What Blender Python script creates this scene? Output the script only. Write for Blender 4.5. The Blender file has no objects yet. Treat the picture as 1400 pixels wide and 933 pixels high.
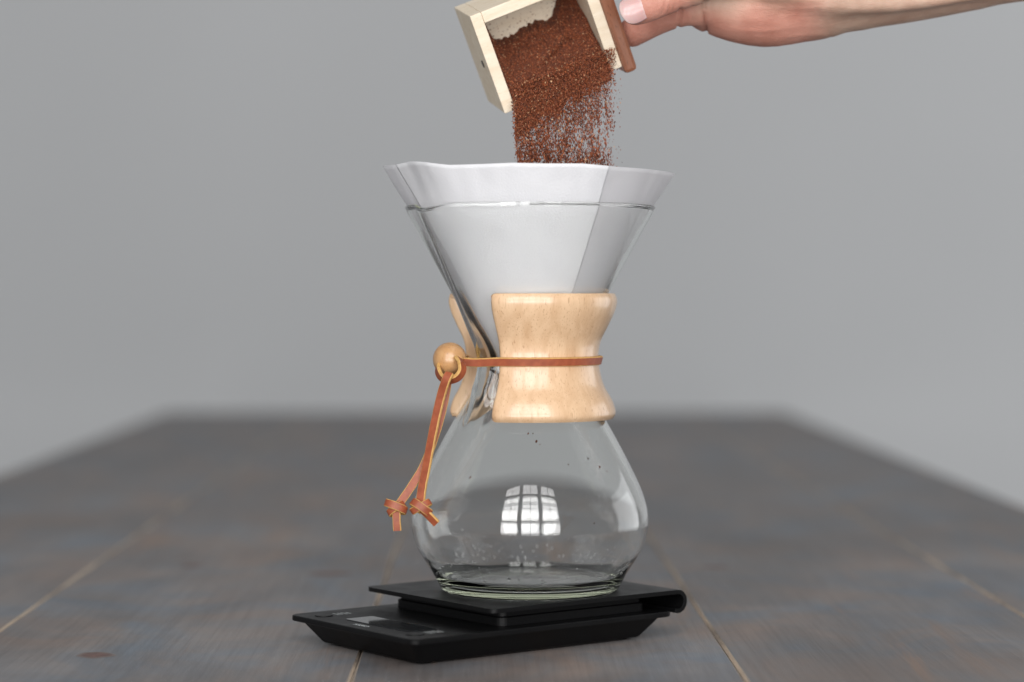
import bpy, bmesh, math, random
import numpy as np
from mathutils import Vector, Matrix, noise
R = math.radians
random.seed(7)
sc = bpy.context.scene
C = sc.collection

# ------------------------------------------------------------------ camera
CAM = Vector((-0.01007, -1.29, 0.195))
cam_d = bpy.data.cameras.new('camera')
cam = bpy.data.objects.new('camera', cam_d); C.objects.link(cam)
cam.location = CAM
cam.rotation_euler = (R(90 - 1.205), 0, 0)
cam_d.sensor_width = 22.3
cam_d.lens = 50
cam_d.clip_start = 0.05; cam_d.clip_end = 60
cam_d.dof.use_dof = True
cam_d.dof.focus_distance = 1.255
cam_d.dof.aperture_fstop = 2.2
sc.camera = cam

# ------------------------------------------------------------------ ambient room light
world = bpy.data.worlds.new('World'); sc.world = world
world.use_nodes = True
bg = world.node_tree.nodes['Background']
bg.inputs[0].default_value = (0.95, 0.98, 1.0, 1)
bg.inputs[1].default_value = 0.265

# ------------------------------------------------------------------ daylight from the tall window behind the camera
LUM = 7.4
def window_lamp(x0, x1, z0, z1):
    d = bpy.data.lights.new('window_light', 'AREA')
    d.shape = 'RECTANGLE'; d.size = x1 - x0; d.size_y = z1 - z0
    d.energy = LUM * math.pi * (x1 - x0) * (z1 - z0)
    d.color = (1.0, 0.988, 0.985)
    o = bpy.data.objects.new('window_light', d); C.objects.link(o)
    o.location = ((x0 + x1) / 2, -2.85, (z0 + z1) / 2)
    o.rotation_euler = (R(90), 0, 0)
for cx_ in (-1.10, 0.0, 1.10):
    for h in (-1, 1):
        a, b = (cx_ - 0.435, cx_ - 0.014) if h < 0 else (cx_ + 0.014, cx_ + 0.435)
        for z0, z1 in ((-0.5, 0.72), (1.00, 1.66), (1.69, 2.36), (2.62, 3.02)):
            window_lamp(a, b, z0, z1)

# added soft lamp out of frame to the right, brightens that wall side
d = bpy.data.lights.new('side_fill_light', 'AREA'); d.shape = 'RECTANGLE'; d.size = 2.2; d.size_y = 2.0
d.energy = 1.8 * math.pi * 4.4; d.color = (0.97, 0.985, 1.0)
o = bpy.data.objects.new('side_fill_light', d); C.objects.link(o)
o.location = (2.9, 1.3, 0.35); o.rotation_euler = (R(90), 0, R(90))

# ------------------------------------------------------------------ exposure / cycles
sc.view_settings.view_transform = 'Standard'
sc.view_settings.look = 'None'
sc.view_settings.exposure = 0.0
sc.view_settings.gamma = 1.0
sc.view_settings.use_curve_mapping = False
cy = sc.cycles
cy.use_denoising = True
cy.max_bounces = 24; cy.transmission_bounces = 20; cy.transparent_max_bounces = 16
cy.diffuse_bounces = 5; cy.glossy_bounces = 8
cy.caustics_refractive = True; cy.caustics_reflective = False
cy.blur_glossy = 0.0
cy.sample_clamp_indirect = 10.0

# ------------------------------------------------------------------ helpers
def link(name, me, mats=(), parent=None, smooth=True):
    o = bpy.data.objects.new(name, me); C.objects.link(o)
    for m in (mats if isinstance(mats, (list, tuple)) else [mats]):
        me.materials.append(m)
    if parent: o.parent = parent
    if smooth:
        for p in me.polygons: p.use_smooth = True
    return o
def thing(name, label, cat, loc=(0, 0, 0), group=None):
    o = bpy.data.objects.new(name, None); C.objects.link(o)
    o.empty_display_size = 0.02
    o.location = loc; o['label'] = label; o['category'] = cat
    if group: o['group'] = group
    bpy.context.view_layer.update()
    return o
def pym(name, verts, faces, midx=None):
    me = bpy.data.meshes.new(name); me.from_pydata([tuple(v) for v in verts], [], faces)
    if midx: me.polygons.foreach_set('material_index', midx)
    me.update(); return me
def fix_normals(me):
    bm = bmesh.new(); bm.from_mesh(me)
    bmesh.ops.recalc_face_normals(bm, faces=bm.faces); bm.to_mesh(me); bm.free()
def catmull(pts, n):
    """n samples through the points (tuples of equal length)"""
    P = [tuple(p) for p in pts]; m = len(P) - 1; out = []
    for i in range(n):
        t = i / (n - 1) * m; k = min(int(t), m - 1); f = t - k
        p0 = P[max(k - 1, 0)]; p1 = P[k]; p2 = P[k + 1]; p3 = P[min(k + 2, m)]
        out.append(tuple(0.5 * ((2 * b) + (-a + c) * f + (2 * a - 5 * b + 4 * c - d) * f * f + (-a + 3 * b - 3 * c + d) * f ** 3)
                         for a, b, c, d in zip(p0, p1, p2, p3)))
    return out
def lerp_tab(tab, x):
    if x <= tab[0][0]: return tab[0][1]
    for (a, va), (b, vb) in zip(tab, tab[1:]):
        if x <= b:
            t = (x - a) / (b - a); t = t * t * (3 - 2 * t) if len(tab) < 3 else t
            return va + (vb - va) * t
    return tab[-1][1]
def sstep(a, b, x):
    t = max(0, min(1, (x - a) / (b - a))); return t * t * (3 - 2 * t)
def box_bm(bm, x0, x1, y0, y1, z0, z1):
    v = [bm.verts.new((x, y, z)) for z in (z0, z1) for y in (y0, y1) for x in (x0, x1)]
    for f in ((0, 2, 3, 1), (4, 5, 7, 6), (0, 1, 5, 4), (2, 6, 7, 3), (0, 4, 6, 2), (1, 3, 7, 5)):
        bm.faces.new([v[i] for i in f])
def box_mesh(name, b, bevel=0, seg=2):
    bm = bmesh.new(); box_bm(bm, *b)
    if bevel: bmesh.ops.bevel(bm, geom=bm.edges[:], offset=bevel, segments=seg, profile=0.5, affect='EDGES')
    bmesh.ops.recalc_face_normals(bm, faces=bm.faces)
    me = bpy.data.meshes.new(name); bm.to_mesh(me); bm.free(); return me
def at(px, py, dist):
    """a point seen from the camera's place, dist metres in front of it"""
    return Vector((CAM.x + (px - 700) / 3139 * dist, CAM.y + dist, CAM.z - (py - 400) / 3139 * dist))

# ------------------------------------------------------------------ materials
class N:
    def __init__(s, name):
        s.m = bpy.data.materials.new(name); s.m.use_nodes = True
        s.t = s.m.node_tree; s.b = s.t.nodes['Principled BSDF']
        s.out = s.t.nodes['Material Output']
    def n(s, kind, **kw):
        x = s.t.nodes.new(kind)
        for k, v in kw.items():
            if k in x.inputs.keys(): x.inputs[k].default_value = v
            else: setattr(x, k, v)
        return x
    def l(s, a, b): s.t.links.new(a, b)
    def coords(s, scale=(1, 1, 1), which='Object', loc=(0, 0, 0), rot=(0, 0, 0)):
        tc = s.n('ShaderNodeTexCoord'); mp = s.n('ShaderNodeMapping')
        mp.inputs['Scale'].default_value = scale; mp.inputs['Location'].default_value = loc
        mp.inputs['Rotation'].default_value = rot
        s.l(tc.outputs[which], mp.inputs[0]); return mp.outputs[0]
    def noise(s, vec, scale, detail=4, rough=0.55, dist=0.0):
        x = s.n('ShaderNodeTexNoise'); x.inputs['Scale'].default_value = scale
        x.inputs['Detail'].default_value = detail; x.inputs['Roughness'].default_value = rough
        x.inputs['Distortion'].default_value = dist
        s.l(vec, x.inputs['Vector']); return x.outputs['Fac']
    def ramp(s, fac, stops):
        x = s.n('ShaderNodeValToRGB'); e = x.color_ramp.elements
        while len(e) < len(stops): e.new(0.5)
        for i, (p, c) in enumerate(stops):
            e[i].position = p; e[i].color = (*c, 1) if len(c) == 3 else c
        s.l(fac, x.inputs[0]); return x.outputs[0]
    def mix(s, fac, a, b, mode='MIX'):
        x = s.n('ShaderNodeMix', data_type='RGBA', blend_type=mode)
        for src, i in ((fac, 0), (a, 6), (b, 7)):
            if hasattr(src, 'links'): s.l(src, x.inputs[i])
            elif isinstance(src, tuple): x.inputs[i].default_value = (*src, 1)
            else: x.inputs[i].default_value = src
        return x.outputs[2]
    def bump(s, h, strength, dist):
        x = s.n('ShaderNodeBump'); x.inputs['Strength'].default_value = strength
        x.inputs['Distance'].default_value = dist
        s.l(h, x.inputs['Height']); s.l(x.outputs[0], s.b.inputs['Normal']); return x
    def set(s, **kw):
        for k, v in kw.items():
            k = k.replace('_', ' ')
            if hasattr(v, 'links'): s.l(v, s.b.inputs[k])
            else: s.b.inputs[k].default_value = (*v, 1) if isinstance(v, tuple) and len(v) == 3 else v
        return s

def m_wood(name, light, mid, dark, scale, rough, coat=0.0, flecks=0.5, bump=0.15):
    w = N(name)
    v = w.coords(scale)
    a = w.noise(v, 1.0, 5, 0.6, 0.6)
    col = w.ramp(a, [(0.3, mid), (0.62, light)])
    v2 = w.coords((scale[0] * 11, scale[1] * 11, scale[2] * 6))
    fl = w.noise(v2, 1.0, 2, 0.5)
    fr = w.ramp(fl, [(0.60, (0, 0, 0)), (0.70, (flecks,) * 3)])
    col = w.mix(fr, col, dark)
    w.set(Base_Color=col, Roughness=rough, Coat_Weight=coat, Coat_Roughness=0.16)
    if bump: w.bump(fl, bump, 0.0004)
    return w.m
M = {}
M['collar'] = m_wood('polished_beech', (0.675, 0.462, 0.285), (0.565, 0.355, 0.20), (0.34, 0.17, 0.075), (150, 150, 22), 0.38, 0.75, 0.55, 0.04)
M['bead'] = m_wood('bead_wood', (0.54, 0.31, 0.14), (0.44, 0.22, 0.085), (0.30, 0.14, 0.05), (90, 90, 120), 0.35, 0.5, 0.5, 0.05)
M['pale_wood'] = m_wood('pale_bare_wood', (0.76, 0.66, 0.52), (0.68, 0.56, 0.41), (0.48, 0.35, 0.22), (35, 180, 180), 0.62, 0.0, 0.3, 0.2)
M['brown_wood'] = m_wood('stained_brown_wood', (0.27, 0.105, 0.055), (0.19, 0.07, 0.036), (0.07, 0.025, 0.012), (150, 25, 150), 0.38, 0.2, 0.6, 0.1)

g = N('clear_glass')
g.set(Base_Color=(0.995, 1.0, 0.998), Roughness=0.0, IOR=1.5, Transmission_Weight=1.0)
ab = g.n('ShaderNodeVolumeAbsorption'); ab.inputs['Color'].default_value = (0.86, 0.93, 0.60, 1); ab.inputs['Density'].default_value = 9.5
g.l(ab.outputs[0], g.out.inputs['Volume'])
M['glass'] = g.m
wtr = N('water_drop'); wtr.set(Base_Color=(1.0, 1.0, 1.0), Roughness=0.0, IOR=1.33, Transmission_Weight=1.0); M['water'] = wtr.m

def m_paper(name, transl, see):
    p = N(name)
    f = p.noise(p.coords((1, 1, 1)), 900, 3, 0.6)
    big = p.noise(p.coords((1, 1, 1)), 60, 3, 0.5)
    col = p.mix(big, (0.725, 0.725, 0.745), (0.80, 0.80, 0.815))
    p.set(Base_Color=col, Roughness=0.9, Specular_IOR_Level=0.15)
    p.bump(f, 0.5, 0.0005)
    t = p.n('ShaderNodeBsdfTranslucent'); t.inputs['Color'].default_value = (0.86, 0.86, 0.88, 1)
    tr = p.n('ShaderNodeBsdfTransparent')
    m1 = p.n('ShaderNodeMixShader'); m1.inputs[0].default_value = transl
    p.l(p.b.outputs[0], m1.inputs[1]); p.l(t.outputs[0], m1.inputs[2])
    m2 = p.n('ShaderNodeMixShader'); m2.inputs[0].default_value = see
    p.l(m1.outputs[0], m2.inputs[1]); p.l(tr.outputs[0], m2.inputs[2])
    p.l(m2.outputs[0], p.out.inputs['Surface'])
    return p.m
M['paper'] = m_paper('thin_filter_paper', 0.48, 0.11)
M['paper3'] = m_paper('folded_filter_paper', 0.17, 0.0)

lt = N('tan_leather_face')
ln = lt.noise(lt.coords((1, 1, 1)), 260, 4, 0.6)
lt.set(Base_Color=lt.ramp(ln, [(0.3, (0.23, 0.050, 0.019)), (0.7, (0.34, 0.085, 0.033))]), Roughness=0.48)
lt.bump(lt.noise(lt.coords((1, 1, 1)), 2200, 2), 0.3, 0.0003); M['leather'] = lt.m
le = N('raw_leather_edge')
len_ = le.noise(le.coords((1, 1, 1)), 700, 4, 0.7)
le.set(Base_Color=le.ramp(len_, [(0.3, (0.44, 0.23, 0.065)), (0.7, (0.62, 0.38, 0.13))]), Roughness=0.8)
le.bump(len_, 0.4, 0.0004); M['leather_edge'] = le.m

bp = N('black_plastic')
bn = bp.noise(bp.coords((1, 1, 1)), 1800, 2)
bp.set(Base_Color=(0.0035, 0.0035, 0.0038), Specular_IOR_Level=0.20, Roughness=bp.ramp(bp.noise(bp.coords((1, 1, 1)), 40, 4), [(0.3, (0.36,) * 3), (0.7, (0.5,) * 3)]))
bp.bump(bn, 0.12, 0.0002); M['black'] = bp.m
M['lcd'] = N('display_window').set(Base_Color=(0.03, 0.032, 0.034), Roughness=0.06, Specular_IOR_Level=0.35, Coat_Weight=0.25, Coat_Roughness=0.03).m
M['print'] = N('white_print').set(Base_Color=(0.62, 0.66, 0.66), Roughness=0.5).m
M['hole'] = N('dark_hole').set(Base_Color=(0.05, 0.045, 0.04), Roughness=0.7).m

cf = N('ground_coffee')
gi = cf.n('ShaderNodeNewGeometry')
cf.set(Base_Color=cf.ramp(gi.outputs['Random Per Island'], [(0.0, (0.045, 0.012, 0.005)), (0.40, (0.175, 0.042, 0.014)), (0.82, (0.29, 0.074, 0.024)), (0.96, (0.38, 0.12, 0.045)), (1.0, (0.62, 0.40, 0.22))]), Roughness=0.62)
M['coffee'] = cf.m
cb = N('coffee_heap')
cbn = cb.noise(cb.coords((1, 1, 1)), 900, 4, 0.7)
cb.set(Base_Color=cb.ramp(cbn, [(0.3, (0.07, 0.018, 0.007)), (0.7, (0.20, 0.052, 0.019))]), Roughness=0.75)
cb.bump(cbn, 1.0, 0.0015); M['coffee_heap'] = cb.m

sk = N('skin')
s1 = sk.noise(sk.coords((1, 1, 1)), 55, 5, 0.6)
at_ = sk.n('ShaderNodeAttribute', attribute_name='flush')
ruddy = sk.ramp(s1, [(0.3, (0.44, 0.175, 0.125)), (0.7, (0.59, 0.285, 0.215))])
tan_ = sk.ramp(s1, [(0.3, (0.40, 0.245, 0.175)), (0.7, (0.54, 0.38, 0.29))])
skc = sk.mix(at_.outputs['Fac'], tan_, ruddy)
sk.set(Base_Color=skc, Roughness=0.5, Subsurface_Weight=0.12, Subsurface_Scale=0.004, Specular_IOR_Level=0.4)
sk.b.inputs['Subsurface Radius'].default_value = (1.0, 0.35, 0.2)
vv = sk.coords((170, 330, 330), rot=(0, R(-12), 0))
wr = sk.noise(vv, 1.0, 4, 0.6, 0.4)
fine = sk.noise(sk.coords((1, 1, 1)), 1400, 3, 0.6)
hm = sk.n('ShaderNodeMath', operation='ADD'); sk.l(wr, hm.inputs[0]); sk.l(fine, hm.inputs[1])
sk.bump(hm.outputs[0], 0.5, 0.0008); M['skin'] = sk.m
nl = N('thumb_nail_pink')
na = nl.n('ShaderNodeAttribute', attribute_name='along')
nl.set(Base_Color=nl.ramp(na.outputs['Fac'], [(0.0, (0.60, 0.46, 0.43)), (0.12, (0.58, 0.39, 0.37)), (0.70, (0.57, 0.34, 0.32)), (0.84, (0.62, 0.44, 0.42))]), Roughness=0.22, Subsurface_Weight=0.1, Subsurface_Scale=0.002)
M['nail'] = nl.m

wl = N('grey_wall_paint')
wn = wl.noise(wl.coords((1, 1, 1)), 1.4, 3, 0.5)
wl.set(Base_Color=wl.ramp(wn, [(0.3, (0.470, 0.476, 0.483)), (0.7, (0.490, 0.496, 0.503))]), Roughness=0.85)
wl.bump(wl.noise(wl.coords((1, 1, 1)), 220, 3), 0.1, 0.001); M['wall'] = wl.m

def m_plank():
    p = N('grey_stained_plank')
    oi = p.n('ShaderNodeObjectInfo')
    tc = p.n('ShaderNodeTexCoord')
    add = p.n('ShaderNodeVectorMath', operation='MULTIPLY_ADD')
    cmb = p.n('ShaderNodeCombineXYZ'); 
    for i in range(3): p.l(oi.outputs['Random'], cmb.inputs[i])
    add.inputs[1].default_value = (9.0, 23.0, 5.0)
    p.l(cmb.outputs[0], add.inputs[0]); p.l(tc.outputs['Object'], add.inputs[2])
    def mp(sc_):
        m = p.n('ShaderNodeMapping'); m.inputs['Scale'].default_value = sc_
        p.l(add.outputs[0], m.inputs[0]); return m.outputs[0]
    blot = p.noise(mp((9, 4.5, 1)), 1.0, 5, 0.62, 0.5)
    hue = p.noise(mp((11, 8, 1)), 1.0, 4, 0.6, 0.8)
    grain = p.noise(mp((330, 7, 1)), 1.0, 4, 0.65, 0.25)
    fine = p.noise(mp((900, 30, 1)), 1.0, 3, 0.6)
    wear = p.noise(mp((26, 2.6, 1)), 1.0, 6, 0.62, 0.7)
    base = p.ramp(blot, [(0.30, (0.134, 0.125, 0.122)), (0.5, (0.204, 0.192, 0.187)), (0.70, (0.285, 0.262, 0.248))])
    tint = p.ramp(hue, [(0.32, (0.80, 0.97, 1.16)), (0.5, (0.98, 0.98, 1.0)), (0.68, (1.16, 0.98, 0.88))])
    col = p.mix(1.0, base, tint, 'MULTIPLY')
    gr = p.ramp(grain, [(0.32, (0.66, 0.64, 0.64)), (0.6, (1.08, 1.08, 1.08))])
    col = p.mix(0.42, col, p.mix(1.0, col, gr, 'MULTIPLY'))
    wf = p.ramp(wear, [(0.60, (0, 0, 0)), (0.72, (0.55,) * 3)])
    col = p.mix(wf, col, (0.30, 0.185, 0.12))
    p.set(Base_Color=col, Roughness=p.ramp(blot, [(0.3, (0.42,) * 3), (0.7, (0.60,) * 3)]), Specular_IOR_Level=0.35)
    h = p.n('ShaderNodeMath', operation='ADD'); p.l(grain, h.inputs[0]); p.l(fine, h.inputs[1])
    p.bump(h.outputs[0], 0.22, 0.0012)
    return p.m
M['plank'] = m_plank()
kn = N('wood_knot')
kv = kn.noise(kn.coords((1, 1, 1)), 160, 4, 0.6, 1.0)
kh = kn.n('ShaderNodeAttribute', attribute_name='heart')
kn.set(Base_Color=kn.mix(kh.outputs['Fac'], (0.20, 0.185, 0.178), kn.ramp(kv, [(0.3, (0.10, 0.05, 0.042)), (0.7, (0.18, 0.10, 0.082))])), Roughness=0.55); M['knot'] = kn.m
re_ = N('worn_plank_edge')
rn = re_.noise(re_.coords((60, 9, 1)), 1.0, 4, 0.7)
re_.set(Base_Color=re_.ramp(rn, [(0.34, (0.22, 0.18, 0.15)), (0.56, (0.56, 0.46, 0.36))]), Roughness=0.7); M['raw_edge'] = re_.m

# ------------------------------------------------------------------ wall
me = pym('wall', [(-5, 2.95, -1.2), (5, 2.95, -1.2), (5, 2.95, 3.2), (-5, 2.95, 3.2)], [(0, 1, 2, 3)])
o = link('wall', me, M['wall'], smooth=False); o['kind'] = 'structure'
o['label'] = 'plain pale grey painted wall behind the table'

# ------------------------------------------------------------------ table: five planks
TROT = 0.012
table = thing('table', 'long dark grey stained plank table under the black scale', 'table')
table.rotation_euler = (0, 0, TROT)
def plank(x0, x1, y0=-0.45, y1=2.47, th=0.04):
    gap, ch = 0.0002, 0.0014
    a, b = x0 + gap, x1 - gap
    prof = [(a, -th), (a, -ch * 1.2), (a + ch, 0), (b - ch, 0), (b, -ch * 1.2), (b, -th)]
    n = 60; V = []; F = []; MI = []
    for i in range(n + 1):
        y = y0 + (y1 - y0) * i / n
        for k, (x, z) in enumerate(prof):
            dx = 0.0007 * noise.noise((x0 * 31, y * 9, k)) if k in (2, 3) else 0
            V.append((x + dx, y, z))
    m = len(prof)
    for i in range(n):
        for k in range(m):
            F.append((i * m + k, i * m + (k + 1) % m, (i + 1) * m + (k + 1) % m, (i + 1) * m + k))
            MI.append(1 if k in (1, 3) else 0)
    F.append(tuple(range(m))); MI.append(1); F.append(tuple(n * m + k for k in reversed(range(m)))); MI.append(1)
    me = pym('plank', V, F, MI); fix_normals(me)
    return link('plank', me, [M['plank'], M['raw_edge']], table, smooth=False)
ED = [-0.545, -0.305, -0.093, 0.106, 0.300, 0.466]
planks = [plank(a, b) for a, b in zip(ED, ED[1:])]
def knot(px, py, rx, ry, pl):
    dist = 0.195 * 3139 / (py - 400); p = at(px, py, dist)
    ca, sa = math.cos(-TROT), math.sin(-TROT)
    x, y = p.x * ca - p.y * sa, p.x * sa + p.y * ca
    n = 28; rings_ = (0.25, 0.55, 0.8, 1.0); V = [(x, y, 0.00035)]; fade = [1.0]; F = []
    for q, f in enumerate(rings_):
        for i in range(n):
            a = 2 * math.pi * i / n; k = f * (1 + 0.26 * noise.noise((px * .1 + math.cos(a) * 1.3, py * .1 + math.sin(a) * 1.3, 0)))
            V.append((x + rx * k * math.cos(a), y + ry * k * math.sin(a), 0.00035 - .00027 * f)); fade.append((1.0, .95, .6, 0.0)[q])
    F = [(0, 1 + i, 1 + (i + 1) % n) for i in range(n)]
    for q in range(3):
        for i in range(n): F.append((1 + q * n + i, 1 + (q + 1) * n + i, 1 + (q + 1) * n + (i + 1) % n, 1 + q * n + (i + 1) % n))
    me = pym('knot', V, F)
    fa = me.attributes.new('heart', 'FLOAT', 'POINT'); fa.data.foreach_set('value', fade)
    link('knot', me, M['knot'], planks[pl])
knot(129, 897, 0.010, 0.012, 1); knot(262, 774, 0.009, 0.010, 1); knot(452, 785, 0.018, 0.011, 1)
knot(978, 776, 0.011, 0.007, 3)

# ------------------------------------------------------------------ scale
ZP = 0.0277
scale = thing('drip_scale', 'flat black drip scale with raised platform under the glass coffee maker', 'kitchen scale', (-0.1342, -0.0164, 0))
scale.rotation_euler = (0, 0, R(37.58))
# local frame: x along the length (control end = 0), y = -v across the width
def rrect(x0, x1, y0, y1, r, seg=7):
    pts = []
    for cx_, cy_, a0 in ((x1 - r, y1 - r, 0), (x0 + r, y1 - r, 90), (x0 + r, y0 + r, 180), (x1 - r, y0 + r, 270)):
        for i in range(seg + 1):
            a = R(a0 + 90 * i / seg); pts.append((cx_ + r * math.cos(a), cy_ + r * math.sin(a)))
    return pts
def stack(name, rings, mats, parent, smooth=False):
    V = []; F = []; m = len(rings[0][0])
    for pts, z in rings: V += [(x, y, z) for x, y in pts]
    for i in range(len(rings) - 1):
        for k in range(m):
            F.append((i * m + k, i * m + (k + 1) % m, (i + 1) * m + (k + 1) % m, (i + 1) * m + k))
    F.append(tuple(reversed(range(m)))); F.append(tuple((len(rings) - 1) * m + k for k in range(m)))
    me = pym(name, V, F); fix_normals(me)
    return link(name, me, mats, parent, smooth)
mm = 0.001
def rr(i, r, x1=179): return rrect(i * mm, (x1 - i) * mm, (-120 + i) * mm, -i * mm, r * mm)
tray = stack('tray', [(rr(13.5, 3), 1.2 * mm), (rr(12.6, 3.5), 1.8 * mm), (rr(4.6, 4), 12.6 * mm), (rr(0.5, 4.5), 13.0 * mm), (rr(0, 5), 13.5 * mm),
      (rr(0, 5), 15.5 * mm), (rr(0.25, 5), 16.0 * mm), (rr(0.8, 5), 16.2 * mm)], M['black'], scale)
for x, y in ((22, -22), (22, -98), (157, -22), (157, -98)):
    bm = bmesh.new(); bmesh.ops.create_cone(bm, cap_ends=True, segments=20, radius1=5 * mm, radius2=5.5 * mm, depth=1.4 * mm, matrix=Matrix.Translation((x * mm, y * mm, 0.7 * mm)))
    fm = bpy.data.meshes.new('rubber_foot'); bm.to_mesh(fm); bm.free(); link('rubber_foot', fm, M['black'], scale, False)
stack('riser', [([(x, y) for x, y in rrect(.064, .168, -.110, -.010, .006)], 16.25 * mm), (rrect(.064, .168, -.110, -.010, .006), 20.6 * mm),
      (rrect(.0655, .1665, -.1085, -.0115, .005), 21.2 * mm), (rrect(.0655, .1665, -.1085, -.0115, .005), 25.1 * mm)], M['black'], scale)
# platform: flat plate that rolls over at the far end
def platform():
    x0, xe, th, ro, rc = 51, 182.5, 2.4, 6.6, 5.0
    top = ZP / mm
    vs = [0, .4, 1, 1.8, 3, 5, 10, 30, 60, 90, 110, 115, 117, 118.2, 119, 119.6, 120]
    path = [('f', t) for t in (0, .004, .012, .03, .06, .15, .3, .5, .7, .85, 1)] + [('a', a) for a in range(12, 205, 12)]
    T = []; B = []
    for v in vs:
        d = min(v, 120 - v); u0 = x0 + (rc - math.sqrt(max(0, rc * rc - (rc - d) ** 2)) if d < rc else 0)
        rt = []; rb = []
        for kind, t in path:
            if kind == 'f':
                u = u0 + (xe - u0) * t; rt.append((u, -v, top)); rb.append((u, -v, top - th))
            else:
                a = R(90 - t); cz = top - ro
                rt.append((xe + ro * math.cos(a), -v, cz + ro * math.sin(a)))
                rb.append((xe + (ro - th) * math.cos(a), -v, cz + (ro - th) * math.sin(a)))
        T.append(rt); B.append(rb)
    m = len(path); n = len(vs)
    V = [p for r in T for p in r] + [p for r in B for p in r]; off = n * m; F = []
    for i in range(n - 1):
        for k in range(m - 1):
            a = i * m + k
            F.append((a, a + 1, a + m + 1, a + m)); F.append((off + a, off + a + m, off + a + m + 1, off + a + 1))
    ring = [k for k in range(m)] + [i * m + m - 1 for i in range(1, n)] + [(n - 1) * m + k for k in range(m - 2, -1, -1)] + [i * m for i in range(n - 2, 0, -1)]
    for a, b in zip(ring, ring[1:] + ring[:1]): F.append((a, off + a, off + b, b))
    me = pym('platform', [tuple(c * mm for c in p) for p in V], F); fix_normals(me)
    o = link('platform', me, M['black'], scale)
    bv = o.modifiers.new('bevel', 'BEVEL'); bv.width = 0.0005; bv.segments = 2; bv.limit_method = 'ANGLE'; bv.angle_limit = R(50)
    me.set_sharp_from_angle(angle=R(40))
platform()
stack('display', [(rrect(.0135, .0315, -.098, -.036, .0015), 16.25 * mm), (rrect(.0135, .0315, -.098, -.036, .0015), 16.55 * mm)], M['lcd'], scale)
for vc in (16.5, 104):
    bm = bmesh.new(); bmesh.ops.create_cone(bm, cap_ends=True, segments=32, radius1=5.2 * mm, radius2=5.0 * mm, depth=0.5 * mm, matrix=Matrix.Translation((12.5 * mm, -vc * mm, 16.45 * mm)))
    fm = bpy.data.meshes.new('button'); bm.to_mesh(fm); bm.free(); link('button', fm, M['black'], scale, False)
def text_mesh(name, body, size, x, y, parent, extra=0.0):
    cu = bpy.data.curves.new('t', 'FONT'); cu.body = body; cu.size = size; cu.align_x = 'CENTER'; cu.align_y = 'CENTER'; cu.offset = extra
    to = bpy.data.objects.new('t', cu); C.objects.link(to); bpy.context.view_layer.update()
    me = bpy.data.meshes.new_from_object(to.evaluated_get(bpy.context.evaluated_depsgraph_get()))
    bpy.data.objects.remove(to)
    me.materials.clear()
    me.transform(Matrix.Translation((x, y, 16.34 * mm)) @ Matrix.Rotation(R(-90), 4, 'Z'))
    return link(name, me, M['print'], parent, False)
text_mesh('logo', 'HARIO', 0.0042, .0075, -.061, scale, 0.00012)
# rows of tiny unreadable print beside the buttons: short dashes
for vc in (16.5, 104):
    for row, (u, wv) in enumerate(((20.5, 6.6), (23.2, 6.0), (25.8, 6.4), (28.4, 5.0))):
        V = []; F = []; x = -wv / 2
        while x < wv / 2:
            w = random.uniform(.5, 1.1); b = len(V)
            for du, dv in ((-.55, x), (-.55, x + w), (.55, x + w), (.55, x)): V.append(((u + du) * mm, -(vc + dv) * mm, 16.34 * mm))
            F.append((b, b + 1, b + 2, b + 3)); x += w + .35
        link('printed_mark', pym('printed_mark', V, F), M['print'], scale, False)

# ------------------------------------------------------------------ coffee maker
K = 1.0235e-3
Z0 = ZP + 0.0001
maker = thing('coffee_maker', 'hourglass glass coffee maker with wooden collar and leather tie on black scale', 'coffee maker', (0, 0, Z0))
OUT = [(49.0, 1.6), (50.6, 4.5), (53.6, 10), (58.4, 17.5), (63.0, 26), (65.0, 35.5), (64.6, 44.5), (61.3, 55.5), (54.2, 70.5), (43.4, 90.5),
       (34.5, 105), (27.3, 117), (24.4, 126), (27.0, 134.5), (33.0, 145), (43.6, 164), (55.4, 185.5), (66.2, 205), (68.3, 209)]
prof = catmull(OUT, 170)
prof = [(r * K, z * K) for r, z in prof]
def outer_r(z):
    for (r0, z0), (r1, z1) in zip(prof, prof[1:]):
        if z <= z1: return r0 + (r1 - r0) * max(0, (z - z0) / (z1 - z0 + 1e-9))
    r0, z0 = prof[-30]; r1, z1 = prof[-8]
    return prof[-1][0] + (r1 - r0) / (z1 - z0) * (z - prof[-1][1])
THK = [(0, 3.4), (4, 2.9), (10, 1.9), (20, 1.5), (36, 1.4), (48, 1.75), (60, 2.3), (75, 3.05), (92, 3.8), (110, 4.2), (127, 3.4), (145, 2.6), (165, 2.3), (210, 2.3)]
AZC = R(-50)
def bump_out(r, z, az):
    d = (az - AZC + math.pi) % (2 * math.pi) - math.pi
    if abs(d) > 1.2: return 0
    zk = z / K
    amp = lerp_tab([(88, 0), (100, 3.5), (112, 8), (127, 10.2), (150, 8.5), (180, 6.6), (209, 5.6)], zk) * K
    w = lerp_tab([(88, 8), (127, 9.2), (209, 12.5)], zk) * K
    a = r * d / w
    return amp * math.exp(-abs(a) ** 2.6)
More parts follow.
